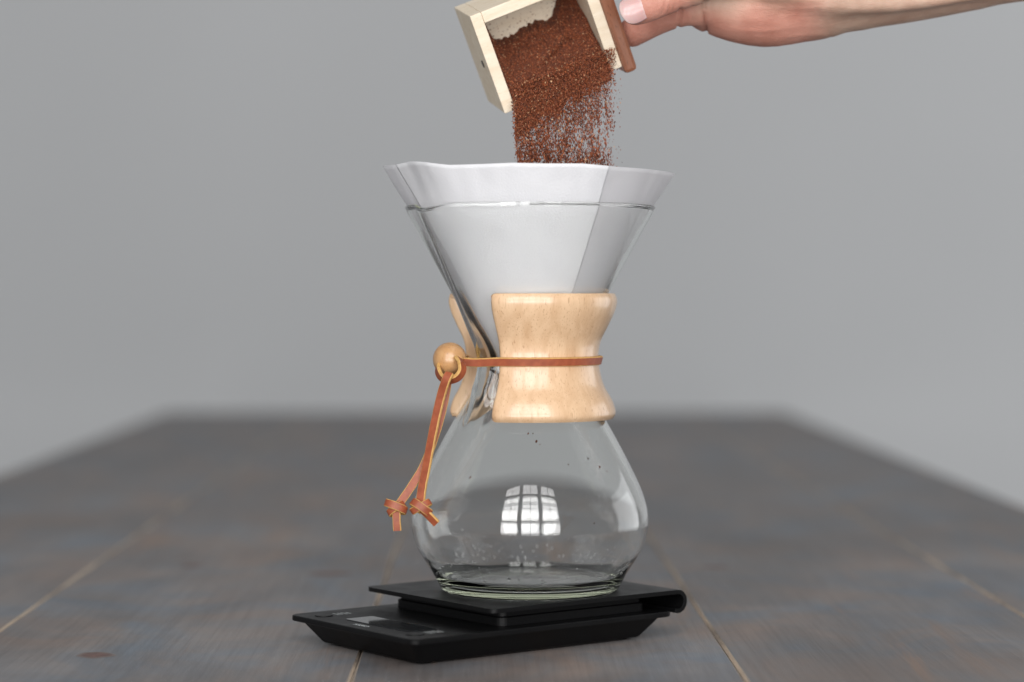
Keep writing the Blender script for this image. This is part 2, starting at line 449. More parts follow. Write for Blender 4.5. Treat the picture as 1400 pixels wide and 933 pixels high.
def glass():
    nz = 256; rings = []
    def ring(r, z, b=True, inner=False):
        row = []
        for i in range(nz):
            az = 2 * math.pi * i / nz
            rr_ = r + (bump_out(r, z, az) if b else 0)
            if inner:
                rr_ += 0.00010 * noise.noise((az * 7, z * 300, 4)) * sstep(9, 13, z / K) * sstep(30, 18, z / K) * sstep(-.25, .35, noise.noise((az * 1.5, z * 60, 9)))
                rr_ += 0.00007 * noise.noise((math.cos(az) * 1.6, math.sin(az) * 1.6, z * 22))
            zz = z
            if z > 0.20:
                d = (az - AZC + math.pi) % (2 * math.pi) - math.pi
                zz -= 0.0022 * math.exp(-(d / 0.16) ** 2) * (z - 0.20) / 0.0139
            row.append((rr_ * math.sin(az), -rr_ * math.cos(az), zz))
        return row
    # outer, from the punt up
    for r, z in ((0.004, 2.4), (0.015, 2.2), (0.03, 1.6), (0.040, 0.7), (0.045, 0.12), (0.0475, 0.0), (0.0490, 0.5)): rings.append(ring(r, z * K, False))
    for r, z in prof: rings.append(ring(r, z))
    # rim bead
    r1, z1 = prof[-1]
    for a in range(20, 180, 20):
        rings.append(ring(r1 - 0.0014 + 0.0019 * math.cos(R(a - 12)), z1 + 0.0017 * math.sin(R(a))))
    for r, z in reversed([q for q in prof if q[1] / K > 9.0]):
        t = lerp_tab(THK, z / K) * K
        rings.append(ring(r - t, z + (0.0 if z / K > 9 else 0), True, True))
    r_, z_ = prof[4][0] - 0.0048, prof[4][1]
    for r, z in ((0.0503, 7.6), (0.0490, 6.4), (0.0472, 5.6), (0.0440, 5.1), (0.038, 4.9), (0.03, 4.9), (0.02, 5.1), (0.004, 5.3)): rings.append(ring(r, z * K, False, True))
    V = [p for rg in rings for p in rg]; F = []
    for i in range(len(rings) - 1):
        for k in range(nz):
            F.append((i * nz + k, i * nz + (k + 1) % nz, (i + 1) * nz + (k + 1) % nz, (i + 1) * nz + k))
    F.append(tuple(reversed(range(nz)))); F.append(tuple((len(rings) - 1) * nz + k for k in range(nz)))
    me = pym('glass_body', V, F); fix_normals(me)
    return link('glass_body', me, M['glass'], maker)
glass()
# droplets and dried coffee specks clinging to the inside
def blob(bm, p, nrm, rx, ry, rz, tang, seg=10):
    b = nrm.cross(tang).normalized(); t = b.cross(nrm)
    mt = Matrix.Translation(p) @ Matrix((t, b, nrm)).transposed().to_4x4() @ Matrix.Diagonal((rx, ry, rz, 1))
    bmesh.ops.create_uvsphere(bm, u_segments=seg, v_segments=seg // 2 + 1, radius=1, matrix=mt)
def inner_pt(az, zk):
    z = zk * K; r = outer_r(z) - lerp_tab(THK, zk) * K - 0.0002
    r2 = outer_r(z + .001) - lerp_tab(THK, zk + 1) * K
    nrm = Vector((-math.sin(az), math.cos(az), (r2 - r) / .001)).normalized()
    return Vector((r * math.sin(az), -r * math.cos(az), z)), nrm
bm = bmesh.new()
rnd = random.Random(3)
for i in range(12):
    az = rnd.uniform(0, 2 * math.pi); zk = rnd.uniform(9, 17)
    p, nr = inner_pt(az, zk); s = rnd.uniform(.5, 1.5) * mm
    blob(bm, p, nr, s * rnd.uniform(.9, 1.6), s, s * .28, Vector((0, 0, 1)))
for i in range(260):
    az = rnd.gauss(rnd.choice((-.7, .1, .8, 2.4, 3.6)), .35); zk = 10 + abs(rnd.gauss(0, 6))
    p, nr = inner_pt(az, zk); s = rnd.uniform(.22, .7) * mm
    blob(bm, p, nr, s * rnd.uniform(.9, 1.8), s, s * .4, Vector((0, 0, 1)), 6)
me = bpy.data.meshes.new('water_drops'); bm.to_mesh(me); bm.free()
o = link('water_drops', me, M['water'], maker); o['kind'] = 'stuff'
bm = bmesh.new()
for az_, zk, s in ((.07, 84, 1.2), (.11, 82.5, .5), (.66, 74.5, .8), (.78, 70, 1.1), (.86, 67.5, .6), (-.62, 65, 1.0), (.40, 72, .6), (-.03, 88, .9), (.03, 88, .6), (.55, 42, .6)):
    p, nr = inner_pt(az_, zk); blob(bm, p, nr, .0008 * s, .0005 * s, .0002, Vector((0.3, 0, 1)).normalized(), 8)
me = bpy.data.meshes.new('coffee_specks'); bm.to_mesh(me); bm.free()
o = link('coffee_specks', me, M['coffee_heap'], maker); o['kind'] = 'stuff'

# wooden collar: two halves
COL = [(45.4, 94.4), (46.9, 96.6), (46.9, 99.6), (45.0, 105), (41.0, 112), (38.6, 120), (37.7, 129), (39.0, 137), (42.6, 144.5), (46.4, 152.5), (47.8, 157.5), (47.7, 160.5), (46.6, 163)]
def collar(a0, a1):
    outp = [(r * K, z * K) for r, z in catmull(COL, 44)]
    inn = []
    for i in range(44):
        z = (162.6 - (162.6 - 94.8) * i / 43) * K; inn.append((min(outer_r(z) + 0.0004, 0.0452), z))
    sec = outp + inn
    m = len(sec)
    # inward normals of the section
    nor = []
    for i in range(m):
        (x0, z0), (x1, z1) = sec[i - 1], sec[(i + 1) % m]
        dx, dz = x1 - x0, z1 - z0; l_ = math.hypot(dx, dz) + 1e-12; nor.append((-dz / l_, dx / l_))
    RB = 0.0028; rm = 0.042; V = []; F = []
    L = (a1 - a0) * rm
    ds = [0, .0002, .0006, .0011, .0018, .0028]; ds = ds + [0.0028 + (L - .0056) * i / 60 for i in range(1, 60)] + [L - d for d in reversed(ds)]
    for d in ds:
        e = min(d, L - d); ins = 0 if e >= RB else RB - math.sqrt(max(0, RB * RB - (RB - e) ** 2))
        az = a0 + d / rm
        for (r, z), (nx, nz_) in zip(sec, nor):
            r2, z2 = r + nx * ins * .75, z + nz_ * ins * .75
            V.append((r2 * math.sin(az), -r2 * math.cos(az), z2))
    n = len(ds)
    for i in range(n - 1):
        for k in range(m):
            F.append((i * m + k, i * m + (k + 1) % m, (i + 1) * m + (k + 1) % m, (i + 1) * m + k))
    for b in (0, (n - 1) * m):
        for k in range(43): F.append((b + k, b + k + 1, b + m - 2 - k, b + m - 1 - k))
    me = pym('collar_half', V, F); fix_normals(me)
    o = link('collar_half', me, M['collar'], maker)
    me.set_sharp_from_angle(angle=R(55))
collar(R(-27), R(107)); collar(R(116), R(253))

# leather: flat strips swept along paths
def strip(name, path, normals, width, thick, parent, n=60, closed=False, mats=None):
    P = catmull(path, n); Nn = catmull(normals, n)
    V = []; F = []; MI = []
    w, t, b = width / 2, thick / 2, min(width, thick) * .22
    sec = [(-w + b, t), (w - b, t), (w, t - b), (w, -t + b), (w - b, -t), (-w + b, -t), (-w, -t + b), (-w, t - b)]
    for i in range(n):
        p = Vector(P[i]); q0 = Vector(P[max(i - 1, 0)]); q1 = Vector(P[min(i + 1, n - 1)])
        tg = (q1 - q0).normalized(); nn = Vector(Nn[i]); nn = (nn - tg * nn.dot(tg)).normalized(); bb = tg.cross(nn)
        wob = 1 + .05 * noise.noise(p * 300)
        for x, y in sec:
            V.append(p + bb * x * wob + nn * y)
    m = 8
    for i in range(n - 1):
        for k in range(m):
            F.append((i * m + k, (i + 1) * m + k, (i + 1) * m + (k + 1) % m, i * m + (k + 1) % m)); MI.append(0 if k == 0 else 1)
    F.append(tuple(range(m))); MI.append(1); F.append(tuple((n - 1) * m + k for k in reversed(range(m)))); MI.append(1)
    inv = Matrix.Translation(-Vector((0, 0, Z0)))
    me = pym(name, [inv @ Vector(v) for v in V], F, MI); fix_normals(me)
    o = link(name, me, mats or [M['leather'], M['leather_edge']], parent)
    me.set_sharp_from_angle(angle=R(40))
    return o
ZS = 0.1572
BEAD = Vector((-0.0443, -0.027, 0.1584))
strap_p = []; strap_n = []
strap_p += [BEAD + Vector((.0075, -.0035, -.0012)), Vector((-.0300, -.0310, ZS - .0005))]
strap_n += [Vector((-.4, -.9, -.2)), Vector((-.42, -.9, -.2))]
for a in range(-27, 248, 11):
    rr_ = 0.0397; strap_p.append(Vector((rr_ * math.sin(R(a)), -rr_ * math.cos(R(a)), ZS))); strap_n.append(Vector((math.sin(R(a)), -math.cos(R(a)), -.22)))
strap_p += [BEAD + Vector((.0045, .007, -.0008))]; strap_n += [Vector((-1, .3, 0))]
strip('leather_strap', strap_p, strap_n, .0048, .0019, maker, 150)
# bead with a drilled hole
bm = bmesh.new()
nb, nr_ = 40, 48
prof_b = [(0.0022, t) for t in (-.0088, .0088)]
RB = .00935; angs = [R(14 + (180 - 28) * i / nb) for i in range(nb + 1)]
pb = [(RB * math.sin(a), RB * math.cos(a)) for a in angs]
pb = [(pb[0][0] - .0004, pb[0][1] - .0015)] + pb + [(pb[-1][0] - .0004, pb[-1][1] + .0015)]
V = []; F = []
for r, h in pb:
    for k in range(nr_): V.append((r * math.cos(2 * math.pi * k / nr_), r * math.sin(2 * math.pi * k / nr_), h))
for i in range(len(pb)):
    j = (i + 1) % len(pb)
    for k in range(nr_): F.append((i * nr_ + k, i * nr_ + (k + 1) % nr_, j * nr_ + (k + 1) % nr_, j * nr_ + k))
bm.free()
me = pym('bead', V, F); fix_normals(me)
axis = Vector((.80, -.45, -.18)).normalized()
me.transform(axis.to_track_quat('Z', 'Y').to_matrix().to_4x4())
b_o = link('bead', me, M['bead'], maker); b_o.location = BEAD - Vector((0, 0, Z0))
# loop of leather under the bead
D1 = 1.255
def L_(px, py, d=D1): return at(px, py, d)
strip('leather_loop', [L_(626, 490, 1.2535), L_(631, 497, 1.249), L_(631.5, 507, 1.2475), L_(625, 516, 1.2475), L_(614, 519.5, 1.249), L_(603.5, 515.5, 1.252), L_(598.5, 506, 1.255), L_(600, 498, 1.260)],
      [(.75, -.65, .3), (.8, -.65, .2), (.8, -.65, -.2), (.5, -.65, -.6), (0, -.6, -.8), (-.55, -.55, -.5), (-.8, -.4, -.1), (-.9, -.2, .3)], .0056, .0022, maker, 60)
# two tails, each with an overhand knot and a cut end
tail1 = [L_(615, 510, 1.2462), L_(610, 519, 1.2448), L_(602, 545, 1.2475), L_(592, 590, 1.247), L_(583.5, 635, 1.247), L_(577.5, 665, 1.247), L_(574, 690, 1.247)]
strip('leather_tail', tail1, [(-.45, -.9, .1), (-.4, -.9, .1), (-.45, -.88, 0), (-.5, -.85, 0), (-.5, -.85, 0), (-.45, -.9, 0), (-.3, -.95, 0)], .0050, .0020, maker, 60)
tail2 = [L_(612, 520, 1.256), L_(608, 545, 1.2535), L_(598, 585, 1.2525), L_(581, 633, 1.2515), L_(563, 664, 1.251), L_(545, 690, 1.250)]
strip('leather_tail', tail2, [(.2, -.95, .1), (.1, -1, .1), (0, -1, 0), (-.1, -1, 0), (0, -1, 0.1), (.1, -1, .1)], .0046, .0018, maker, 60)
def knot_band(c, ax, up, rad, squash, a0, a1, pitch, width, parent):
    ax = Vector(ax).normalized(); up = Vector(up); up = (up - ax * up.dot(ax)).normalized(); sd = ax.cross(up)
    p = []; nn = []
    for i in range(12):
        a = R(a0 + (a1 - a0) * i / 11)
        d = up * math.cos(a) + sd * math.sin(a) * squash
        p.append(c + d * rad + ax * pitch * (i / 11 - .5)); nn.append(up * math.cos(a) * squash + sd * math.sin(a))
    return strip('leather_knot', p, nn, width, .0018, parent, 56)
k1 = L_(575.5, 694, 1.2465)
knot_band(k1, (.62, .15, .78), (0, -1, 0), .0038, 1.45, -200, 175, .002, .0044, maker)
knot_band(k1 + Vector((-.0002, .0006, .0004)), (-.55, .1, .83), (0, -1, 0), .0030, 1.75, -190, 170, -.002, .0040, maker)
strip('leather_end', [k1 + Vector((.0005, .0004, -.001)), L_(584, 703, 1.2455), L_(597, 716.5, 1.2450)], [(-.3, -.93, -.3), (-.35, -.9, -.3), (-.35, -.9, -.3)], .0046, .0020, maker, 14)
k2 = L_(541, 693, 1.2495)
knot_band(k2, (.30, .2, .93), (0, -1, 0), .0038, 1.5, -190, 185, -.0022, .0044, maker)
knot_band(k2 + Vector((.0003, .0006, -.0012)), (-.45, .3, .84), (0, -1, 0), .0031, 1.5, -190, 170, .0016, .0040, maker)
strip('leather_end', [k2 + Vector((.0004, -.0012, -.001)), L_(542, 712, 1.2465), L_(543, 726, 1.2465)], [(-.15, -1, 0), (-.15, -1, .05), (-.1, -1, .05)], .0044, .0020, maker, 14)

# ------------------------------------------------------------------ paper filter
filt = thing('paper_filter', 'white folded paper filter standing open in the glass funnel', 'coffee filter', (0, 0, Z0))
TOPW = [(-180, 228), (-120, 229), (-90, 228), (-70, 225), (-58, 221), (-48, 221.5), (-34, 226), (-20, 224.5), (-8, 223), (6, 224), (20, 224), (36, 228), (60, 232), (90, 238), (120, 233), (180, 228)]
def paper_pt(az, t, off):
    """az degrees, t 0 bottom..1 top"""
    py = lerp_tab(TOPW, az)
    d_m = 1.29 - 0.075 * math.cos(R(az))
    zt = CAM.z - (py - 400) / 3139 * d_m - Z0
    zb = 0.122
    z = zb + (zt - zb) * t
    r = outer_r(z) - lerp_tab(THK, z / K) * K - 0.0010 - off * 0
    free = sstep(0.200, 0.236, z)
    # away from the glass the sheet relaxes: creases at the sides, soft waves in front
    fl = 0.055 * math.exp(-((abs(az) - 90) / 12) ** 2) - 0.035 * math.exp(-((az + 62) / 11) ** 2) - 0.012 * math.exp(-((az + 20) / 16) ** 2) + .018 * math.exp(-((az + 40) / 10) ** 2)
    w = 0.007 * math.sin(R(az * 5 + 40)) + 0.011 * noise.noise((az * .055, z * 14, 3)) + .005 * noise.noise((az * .16, z * 10, 6))
    r *= 1 + (fl + w) * (0.12 + 0.88 * free) - 0.015 * free
    r += 0.00018 * noise.noise((az * .12, z * 140, 1)) + off
    r = max(r, 0.0012)
    return Vector((r * math.sin(R(az)), -r * math.cos(R(az)), z))
def paper(name, a0, a1, off, mat, nseg, closed):
    nt = 50; V = []; F = []
    cnt = nseg if closed else nseg + 1
    for i in range(cnt):
        for j in range(nt + 1):
            b0 = a0 if closed else a0 - 9 * sstep(.55, 1.0, j / nt) ** 1.5
            V.append(paper_pt(b0 + (a1 - b0) * i / nseg, j / nt, off))
    m = nt + 1
    for i in range(nseg):
        for j in range(nt):
            a, b = i * m + j, ((i + 1) % cnt) * m + j
            F.append((a, b, b + 1, a + 1))
    me = pym(name, V, F); fix_normals(me)
    o = link(name, me, mat, filt)
    s = o.modifiers.new('thickness', 'SOLIDIFY'); s.thickness = 0.0002; s.offset = 0
    return o
paper('single_layer', -180, 180, 0.0, M['paper'], 288, True)
paper('folded_layer', -62, 33, 0.0003, M['paper3'], 120, False)

# ------------------------------------------------------------------ grinder drawer
e1 = Vector((math.cos(R(20.3)), 0, math.sin(R(20.3)))); e2 = Vector((math.sin(R(20.3)), 0, -math.cos(R(20.3)))); yv = Vector((0, 1, 0))
nrm = -(e1 * -.12 + e2 * -.29 + yv * .95).normalized()
E1 = (e1 - nrm * e1.dot(nrm)).normalized(); E2 = nrm.cross(E1); E2 = E2 if E2.z < 0 else -E2
# local axes: x = E1 (right), y = -E2 (up), z = nrm (out of the opening)
DM = Matrix((E1, -E2, nrm)).transposed().to_4x4()
if DM.to_3x3().determinant() < 0: raise RuntimeError('drawer frame')
drw = thing('grinder_drawer', 'small pale wooden drawer with brown front tipped above the filter', 'drawer', at(747.5, 58, 1.285))
drw.rotation_euler = DM.to_euler()
bpy.context.view_layer.update()
HW, HH, DP, TW = 36 * mm, 29.2 * mm, 46 * mm, 6.6 * mm
def dbox(name, b, mat, bev=.0005):
    return link(name, box_mesh(name, b, bev, 2), mat, drw, False)
dbox('side_panel', (-HW, -HW + TW, -HH, HH, -DP, 0), M['pale_wood'])
dbox('side_panel', (HW - TW, HW, -HH, HH, -DP, 0), M['pale_wood'])
dbox('end_panel', (-HW + TW + 5e-5, HW - TW - 5e-5, HH - TW, HH - 2e-5, -DP, -2e-5), M['pale_wood'])
dbox('end_panel', (-HW + TW + 5e-5, HW - TW - 5e-5, -HH + 2e-5, -HH + TW * .6, -DP, -2e-5), M['pale_wood'])
dbox('floor_panel', (-HW + TW + 5e-5, HW - TW - 5e-5, -HH + TW * .6 + 5e-5, HH - TW - 5e-5, -DP, -DP + .004), M['pale_wood'], .0002)
dbox('front_panel', (HW + 5e-5, HW + .0078, -HH - .0045, HH + .006, -DP - .006, .0022), M['brown_wood'], .0022)
bm = bmesh.new(); bmesh.ops.create_cone(bm, cap_ends=True, segments=20, radius1=.0021, radius2=.0021, depth=.0006, matrix=Matrix.Translation((-HW - .0001, -.001, -.0135)) @ Matrix.Rotation(R(90), 4, 'Y'))
fm = bpy.data.meshes.new('dowel_hole'); bm.to_mesh(fm); bm.free(); link('dowel_hole', fm, M['hole'], drw, False)

# ------------------------------------------------------------------ coffee: heap in the drawer, grains on it, and the falling stream
GR = [Vector(v) for v in ((1, 0, 0), (-1, 0, 0), (0, 1, 0), (0, -1, 0), (0, 0, 1), (0, 0, -1))]
GF = ((0, 2, 4), (2, 1, 4), (1, 3, 4), (3, 0, 4), (2, 0, 5), (1, 2, 5), (3, 1, 5), (0, 3, 5))
def grain(V, F, p, s, rnd, stretch=1.0, axis=None):
    b = len(V)
    q = Matrix.Rotation(rnd.uniform(0, 6.28), 3, Vector((rnd.gauss(0, 1), rnd.gauss(0, 1), rnd.gauss(0, 1))).normalized())
    for v in GR:
        w = q @ (v * s * rnd.uniform(.55, 1.2))
        if stretch != 1: w.z *= stretch
        V.append(p + w)
    F += [(b + i, b + j, b + k) for i, j, k in GF]
DW = Matrix.Translation(drw.location) @ DM
IX, IY0, IY1 = HW - TW - .0003, -HH + TW * .6 + .0003, HH - TW - .0003
def heap_h(x, y):
    """height of the heap above the drawer floor at local x,y (y up)"""
    ty = (IY1 - y) / (IY1 - IY0)      # 0 top .. 1 bottom
    edge = 0.375 + .05 * noise.noise((x * 130, 0, 4)) + .03 * noise.noise((x * 500, 0, 9)) + .05 * math.exp(-((x + .012) / .006) ** 2) - .34 * sstep(.014, .028, x) - .36 * sstep(-.0215, -.026, x)
    h = sstep(edge - .02, edge + .05, ty) * .010 + sstep(edge, 1.0, ty) * .030
    msk = sstep(edge - .02, edge + .05, ty)
    h += (.0030 * noise.noise((x * 60, y * 60, 0)) + .0014 * noise.noise((x * 210, y * 210, 2))) * msk - .0012 * (1 - msk)
    # a slump fold across the lower part
    f = y + .0115 - .30 * (x - .006)
    h += .0034 * math.exp(-((f - .004) / .004) ** 2) * sstep(-.03, .0, x) - .0045 * math.exp(-(f / .0022) ** 2) * sstep(-.012, .002, x) * sstep(.022, .010, x)
    h += .004 * sstep(.8, 1, ty)
    return h
nx, ny = 90, 90
V = []; F = []
for j in range(ny + 1):
    for i in range(nx + 1):
        x = -IX + 2 * IX * i / nx; y = IY0 + (IY1 - IY0) * j / ny
        V.append(Vector((x, y, -DP + .0035 + heap_h(x, y))))
m = nx + 1
for j in range(ny):
    for i in range(nx): F.append((j * m + i, j * m + i + 1, (j + 1) * m + i + 1, (j + 1) * m + i))
# the lip: coffee rolls over the lower edge and hangs down before it breaks up
def skirt(x, f):
    p = DW @ Vector((x, -HH + TW * .45, .0015)); s_ = (x + IX) / (2 * IX)
    bulge = .0035 * math.sin(min(1, f / .006) * math.pi * .5)
    return p + Vector((0, -bulge - .0010 * noise.noise((x * 120, f * 120, 8)), -f + .0004))
def skirt_len(x):
    s_ = (x + IX) / (2 * IX)
    return .0175 - .0125 * s_ + .009 * noise.noise((x * 120, 0, 12)) + .004 * noise.noise((x * 520, 0, 2))
ns = 26
top0 = [Vector((-IX + 2 * IX * i / nx, IY0, -DP + .0035 + heap_h(-IX + 2 * IX * i / nx, IY0))) for i in range(nx + 1)]
iDW = DW.inverted()
base_ = len(V)
for j in range(ns + 1):
    for i in range(nx + 1):
        x = -IX + 2 * IX * i / nx
        if j <= 5:
            a_ = top0[i]; q_ = iDW @ skirt(x, 0); t_ = j / 5
            w_ = a_.lerp(q_, t_); w_.z = a_.z + (q_.z - a_.z) * math.sin(t_ * math.pi / 2)
            V.append(w_)
        else: V.append(iDW @ skirt(x, skirt_len(x) * (j - 5) / (ns - 5)))
for j in range(ns):
    for i in range(nx): F.append((base_ + j * m + i, base_ + (j + 1) * m + i, base_ + (j + 1) * m + i + 1, base_ + j * m + i + 1))
me = pym('ground_coffee', [DW @ v for v in V], F)
heap = link('ground_coffee', me, M['coffee_heap']); heap['kind'] = 'stuff'
heap['label'] = 'reddish brown ground coffee heaped inside the tipped wooden drawer'; heap['category'] = 'ground coffee'
rnd = random.Random(11)
V = []; F = []
for k in range(15000):
    x = rnd.uniform(-IX, IX); y = rnd.uniform(IY0, IY1); h = heap_h(x, y)
    if h < .0006 and rnd.random() > .03: continue
    p = DW @ Vector((x, y, -DP + .0040 + max(h, .0004) + rnd.uniform(-.0002, .0004)))
    grain(V, F, p, rnd.uniform(.00018, .00048), rnd)
for k in range(9000):
    x = rnd.uniform(-IX, IX); f = rnd.random() * (skirt_len(x) + .003)
    p = skirt(x, f) + Vector((0, rnd.uniform(-.0009, 0), 0)); grain(V, F, p, rnd.uniform(.0002, .0005), rnd, 1.3)
for k in range(3500):
    x = rnd.uniform(-IX, IX); i_ = min(nx, int((x + IX) / (2 * IX) * nx)); t_ = rnd.random()
    a_ = top0[i_]; q_ = iDW @ skirt(x, 0); w_ = a_.lerp(q_, t_); w_.z = a_.z + (q_.z - a_.z) * math.sin(t_ * math.pi / 2) + .0004; w_.x = x
    grain(V, F, DW @ w_, rnd.uniform(.0002, .0005), rnd)
g_o = link('surface_grains', pym('surface_grains', V, F), M['coffee'], heap, False); g_o['kind'] = 'stuff'
# falling stream, spilling from the lower lip of the drawer
V = []; F = []
lipA = DW @ Vector((-HW + TW * .9, -HH + TW * .5, .001)); lipB = DW @ Vector((HW - TW * .95, -HH + TW * .5, .001))
ZEND = 0.262
cnt = 0
while cnt < 31000:
    s = rnd.random(); a = lipA.lerp(lipB, s)
    t = rnd.random() ** 1.12
    z = a.z + .010 - t * (a.z + .010 - ZEND + .012)
    fall = a.z - z
    # tight near the lip, breaking into clumps and strands below
    cl = noise.noise((a.x * 85, z * 46, 29)) * .65 + .7 * noise.noise((a.x * 330, z * 75, 3)) + .35 * noise.noise((a.x * 800, z * 120, 5))
    dens = 1.25 - fall / .034 * (0.55 + .35 * s)
    dens = max(dens, .42 + .18 * sstep(.9, .0, s)) if fall > 0 else 1.5
    if s > .93: dens -= (s - .93) * 5
    keep = dens + cl * .85 * sstep(-.004, .02, fall)
    if rnd.random() > keep: continue
    pinch = sstep(.0, .05, fall)
    x = a.x + (.0035 * pinch * (1 - s)) - .001 * pinch * s + rnd.gauss(0, .0006) + (.0035 * rnd.random() ** 2 * (1 if s > .9 else 0))
    yy = a.y - .004 - .006 * pinch + rnd.gauss(0, .0030 + .004 * pinch)
    if fall <= 0: yy = a.y - .002 + rnd.gauss(0, .0015)
    grain(V, F, Vector((x, yy, z)), rnd.choice((rnd.uniform(.00009, .00020), rnd.uniform(.00018, .00038), rnd.uniform(.00020, .00056))), rnd, 1.3 + 1.4 * pinch)
    cnt += 1
for k in range(90):   # strays
    z = rnd.uniform(ZEND, lipB.z); grain(V, F, Vector((lipB.x + rnd.uniform(-.004, .006), lipB.y + rnd.gauss(-.006, .004), z)), rnd.uniform(.0002, .0004), rnd, 1.6)
for k in range(40):
    z = rnd.uniform(ZEND, lipA.z); grain(V, F, Vector((lipA.x + rnd.uniform(-.002, .004), lipA.y + rnd.gauss(-.006, .004), z)), rnd.uniform(.0002, .0004), rnd, 1.6)
st = link('falling_coffee', pym('falling_coffee', V, F), M['coffee'], None, False); st['kind'] = 'stuff'
st['label'] = 'stream of brown coffee grains falling from the drawer into the filter'; st['category'] = 'ground coffee'

# ------------------------------------------------------------------ hand and forearm
def hand():
    S = 3139
    chains = []
    def ch(k, *pts): chains.append((k, [(at(x, y, d), r / S * d) for x, y, d, r in pts]))
    # forearm, wrist, heel of the hand
    ch(.006, (1720, -100, 1.33, 76), (1560, -83, 1.325, 73), (1400, -64, 1.32, 66), (1270, -38, 1.315, 64), (1180, -17, 1.31, 58), (1115, -4, 1.305, 56))
    ch(.006, (1720, -112, 1.345, 70), (1400, -72, 1.335, 64), (1180, -32, 1.325, 56), (1080, -30, 1.315, 62))
    ch(.005, (1118, 3, 1.305, 49), (1085, 9, 1.302, 51), (1045, 10, 1.300, 55), (1008, 2, 1.300, 56), (978, -6, 1.302, 53))
    ch(.008, (1090, -20, 1.325, 60), (1030, -45, 1.33, 66), (985, -60, 1.335, 60))
    # thumb (nearest), from its ball to the tip
    ch(.0030, (1075, -35, 1.290, 48), (1020, -42, 1.278, 40), (975, -30, 1.268, 29), (948, -17, 1.262, 25.5), (915, -4, 1.259, 23), (888, 8, 1.257, 22), (869, 15, 1.257, 20.5))
    # forefinger, below and behind the thumb
    ch(.0022, (985, -5, 1.298, 44), (960, 2, 1.292, 36), (940, 9, 1.288, 27), (916, 18, 1.292, 23.5), (894, 27.5, 1.298, 22.5), (875, 38, 1.303, 21.5), (864, 45, 1.308, 20))
    # other fingers folded behind the front panel
    ch(.002, (985, -40, 1.315, 42), (940, -22, 1.310, 25), (905, -6, 1.312, 23), (870, 8, 1.318, 21))
    ch(.002, (990, -62, 1.335, 40), (945, -48, 1.333, 25), (908, -34, 1.336, 22), (878, -20, 1.342, 20))
    ch(.002, (1000, -85, 1.352, 34), (955, -78, 1.354, 22), (920, -66, 1.358, 20), (892, -54, 1.362, 18))
    # tendons under the skin of the wrist
    ch(.014, (1720, -70, 1.296, 7), (1480, -32, 1.294, 7), (1330, -8, 1.291, 7), (1220, 6, 1.286, 8), (1130, 4, 1.279, 8), (1060, -8, 1.275, 6))
    # distance field of the round-cone chains on a grid, blended, then contoured into one skin
    H_ = 0.0013
    allp = [p for _, c in chains for p, r in c]
    lo = np.array([min(p[i] for p in allp) - .036 for i in range(3)]); hi = np.array([max(p[i] for p in allp) + .036 for i in range(3)])
    dims = np.ceil((hi - lo) / H_).astype(int)
    ax_ = [(lo[i] + H_ * np.arange(dims[i])).astype(np.float32) for i in range(3)]
    D = None
    for k, c in chains:
        P = catmull([(*p, r) for p, r in c], (len(c) - 1) * 3 + 1)
        d = np.full(dims, 0.05, np.float32)
        for q0, q1 in zip(P, P[1:]):
            a = np.array(q0[:3]); bb = np.array(q1[:3]); ra, rb = q0[3], q1[3]
            l_ = np.minimum(a, bb) - max(ra, rb) - .012; h_ = np.maximum(a, bb) + max(ra, rb) + .012
            i0 = np.clip(((l_ - lo) / H_).astype(int), 0, dims - 1); i1 = np.clip(((h_ - lo) / H_).astype(int) + 1, 1, dims)
            X = ax_[0][i0[0]:i1[0], None, None]; Y = ax_[1][None, i0[1]:i1[1], None]; Z = ax_[2][None, None, i0[2]:i1[2]]
            v = bb - a; vv_ = float(v @ v) + 1e-12
            t = np.clip(((X - a[0]) * v[0] + (Y - a[1]) * v[1] + (Z - a[2]) * v[2]) / vv_, 0, 1)
            dd = np.sqrt((X - a[0] - t * v[0]) ** 2 + (Y - a[1] - t * v[1]) ** 2 + (Z - a[2] - t * v[2]) ** 2) - (ra + (rb - ra) * t)
            sl = d[i0[0]:i1[0], i0[1]:i1[1], i0[2]:i1[2]]
            np.minimum(sl, dd, out=sl)
        if D is None: D = d
        else:
            h = np.clip(k - np.abs(D - d), 0, None) / k
            D = np.minimum(D, d) - h * h * k * .25
    # surface nets
    ins = D < 0
    nx_, ny_, nz_ = dims
    cs = np.zeros((nx_ - 1, ny_ - 1, nz_ - 1), np.int8)
    for i in (0, 1):
        for j in (0, 1):
            for l in (0, 1): cs += ins[i:nx_ - 1 + i, j:ny_ - 1 + j, l:nz_ - 1 + l]
    act = (cs > 0) & (cs < 8)
    idx = np.full(act.shape, -1, np.int64); cells = np.argwhere(act); idx[act] = np.arange(len(cells))
    acc = np.zeros((len(cells), 3)); cnt_ = np.zeros(len(cells))
    for axn in range(3):
        o1, o2 = [a for a in range(3) if a != axn]
        for u_ in (0, 1):
            for w_ in (0, 1):
                p0 = cells.copy(); p0[:, o1] += u_; p0[:, o2] += w_; p1 = p0.copy(); p1[:, axn] += 1
                d0 = D[p0[:, 0], p0[:, 1], p0[:, 2]]; d1 = D[p1[:, 0], p1[:, 1], p1[:, 2]]
                c_ = (d0 < 0) != (d1 < 0); t = np.where(c_, d0 / np.where(c_, d0 - d1, 1), 0)
                pos = p0.astype(float); pos[:, axn] += t
                acc[c_] += pos[c_]; cnt_[c_] += 1
    VV = lo + (acc / cnt_[:, None]) * H_
    FF = []
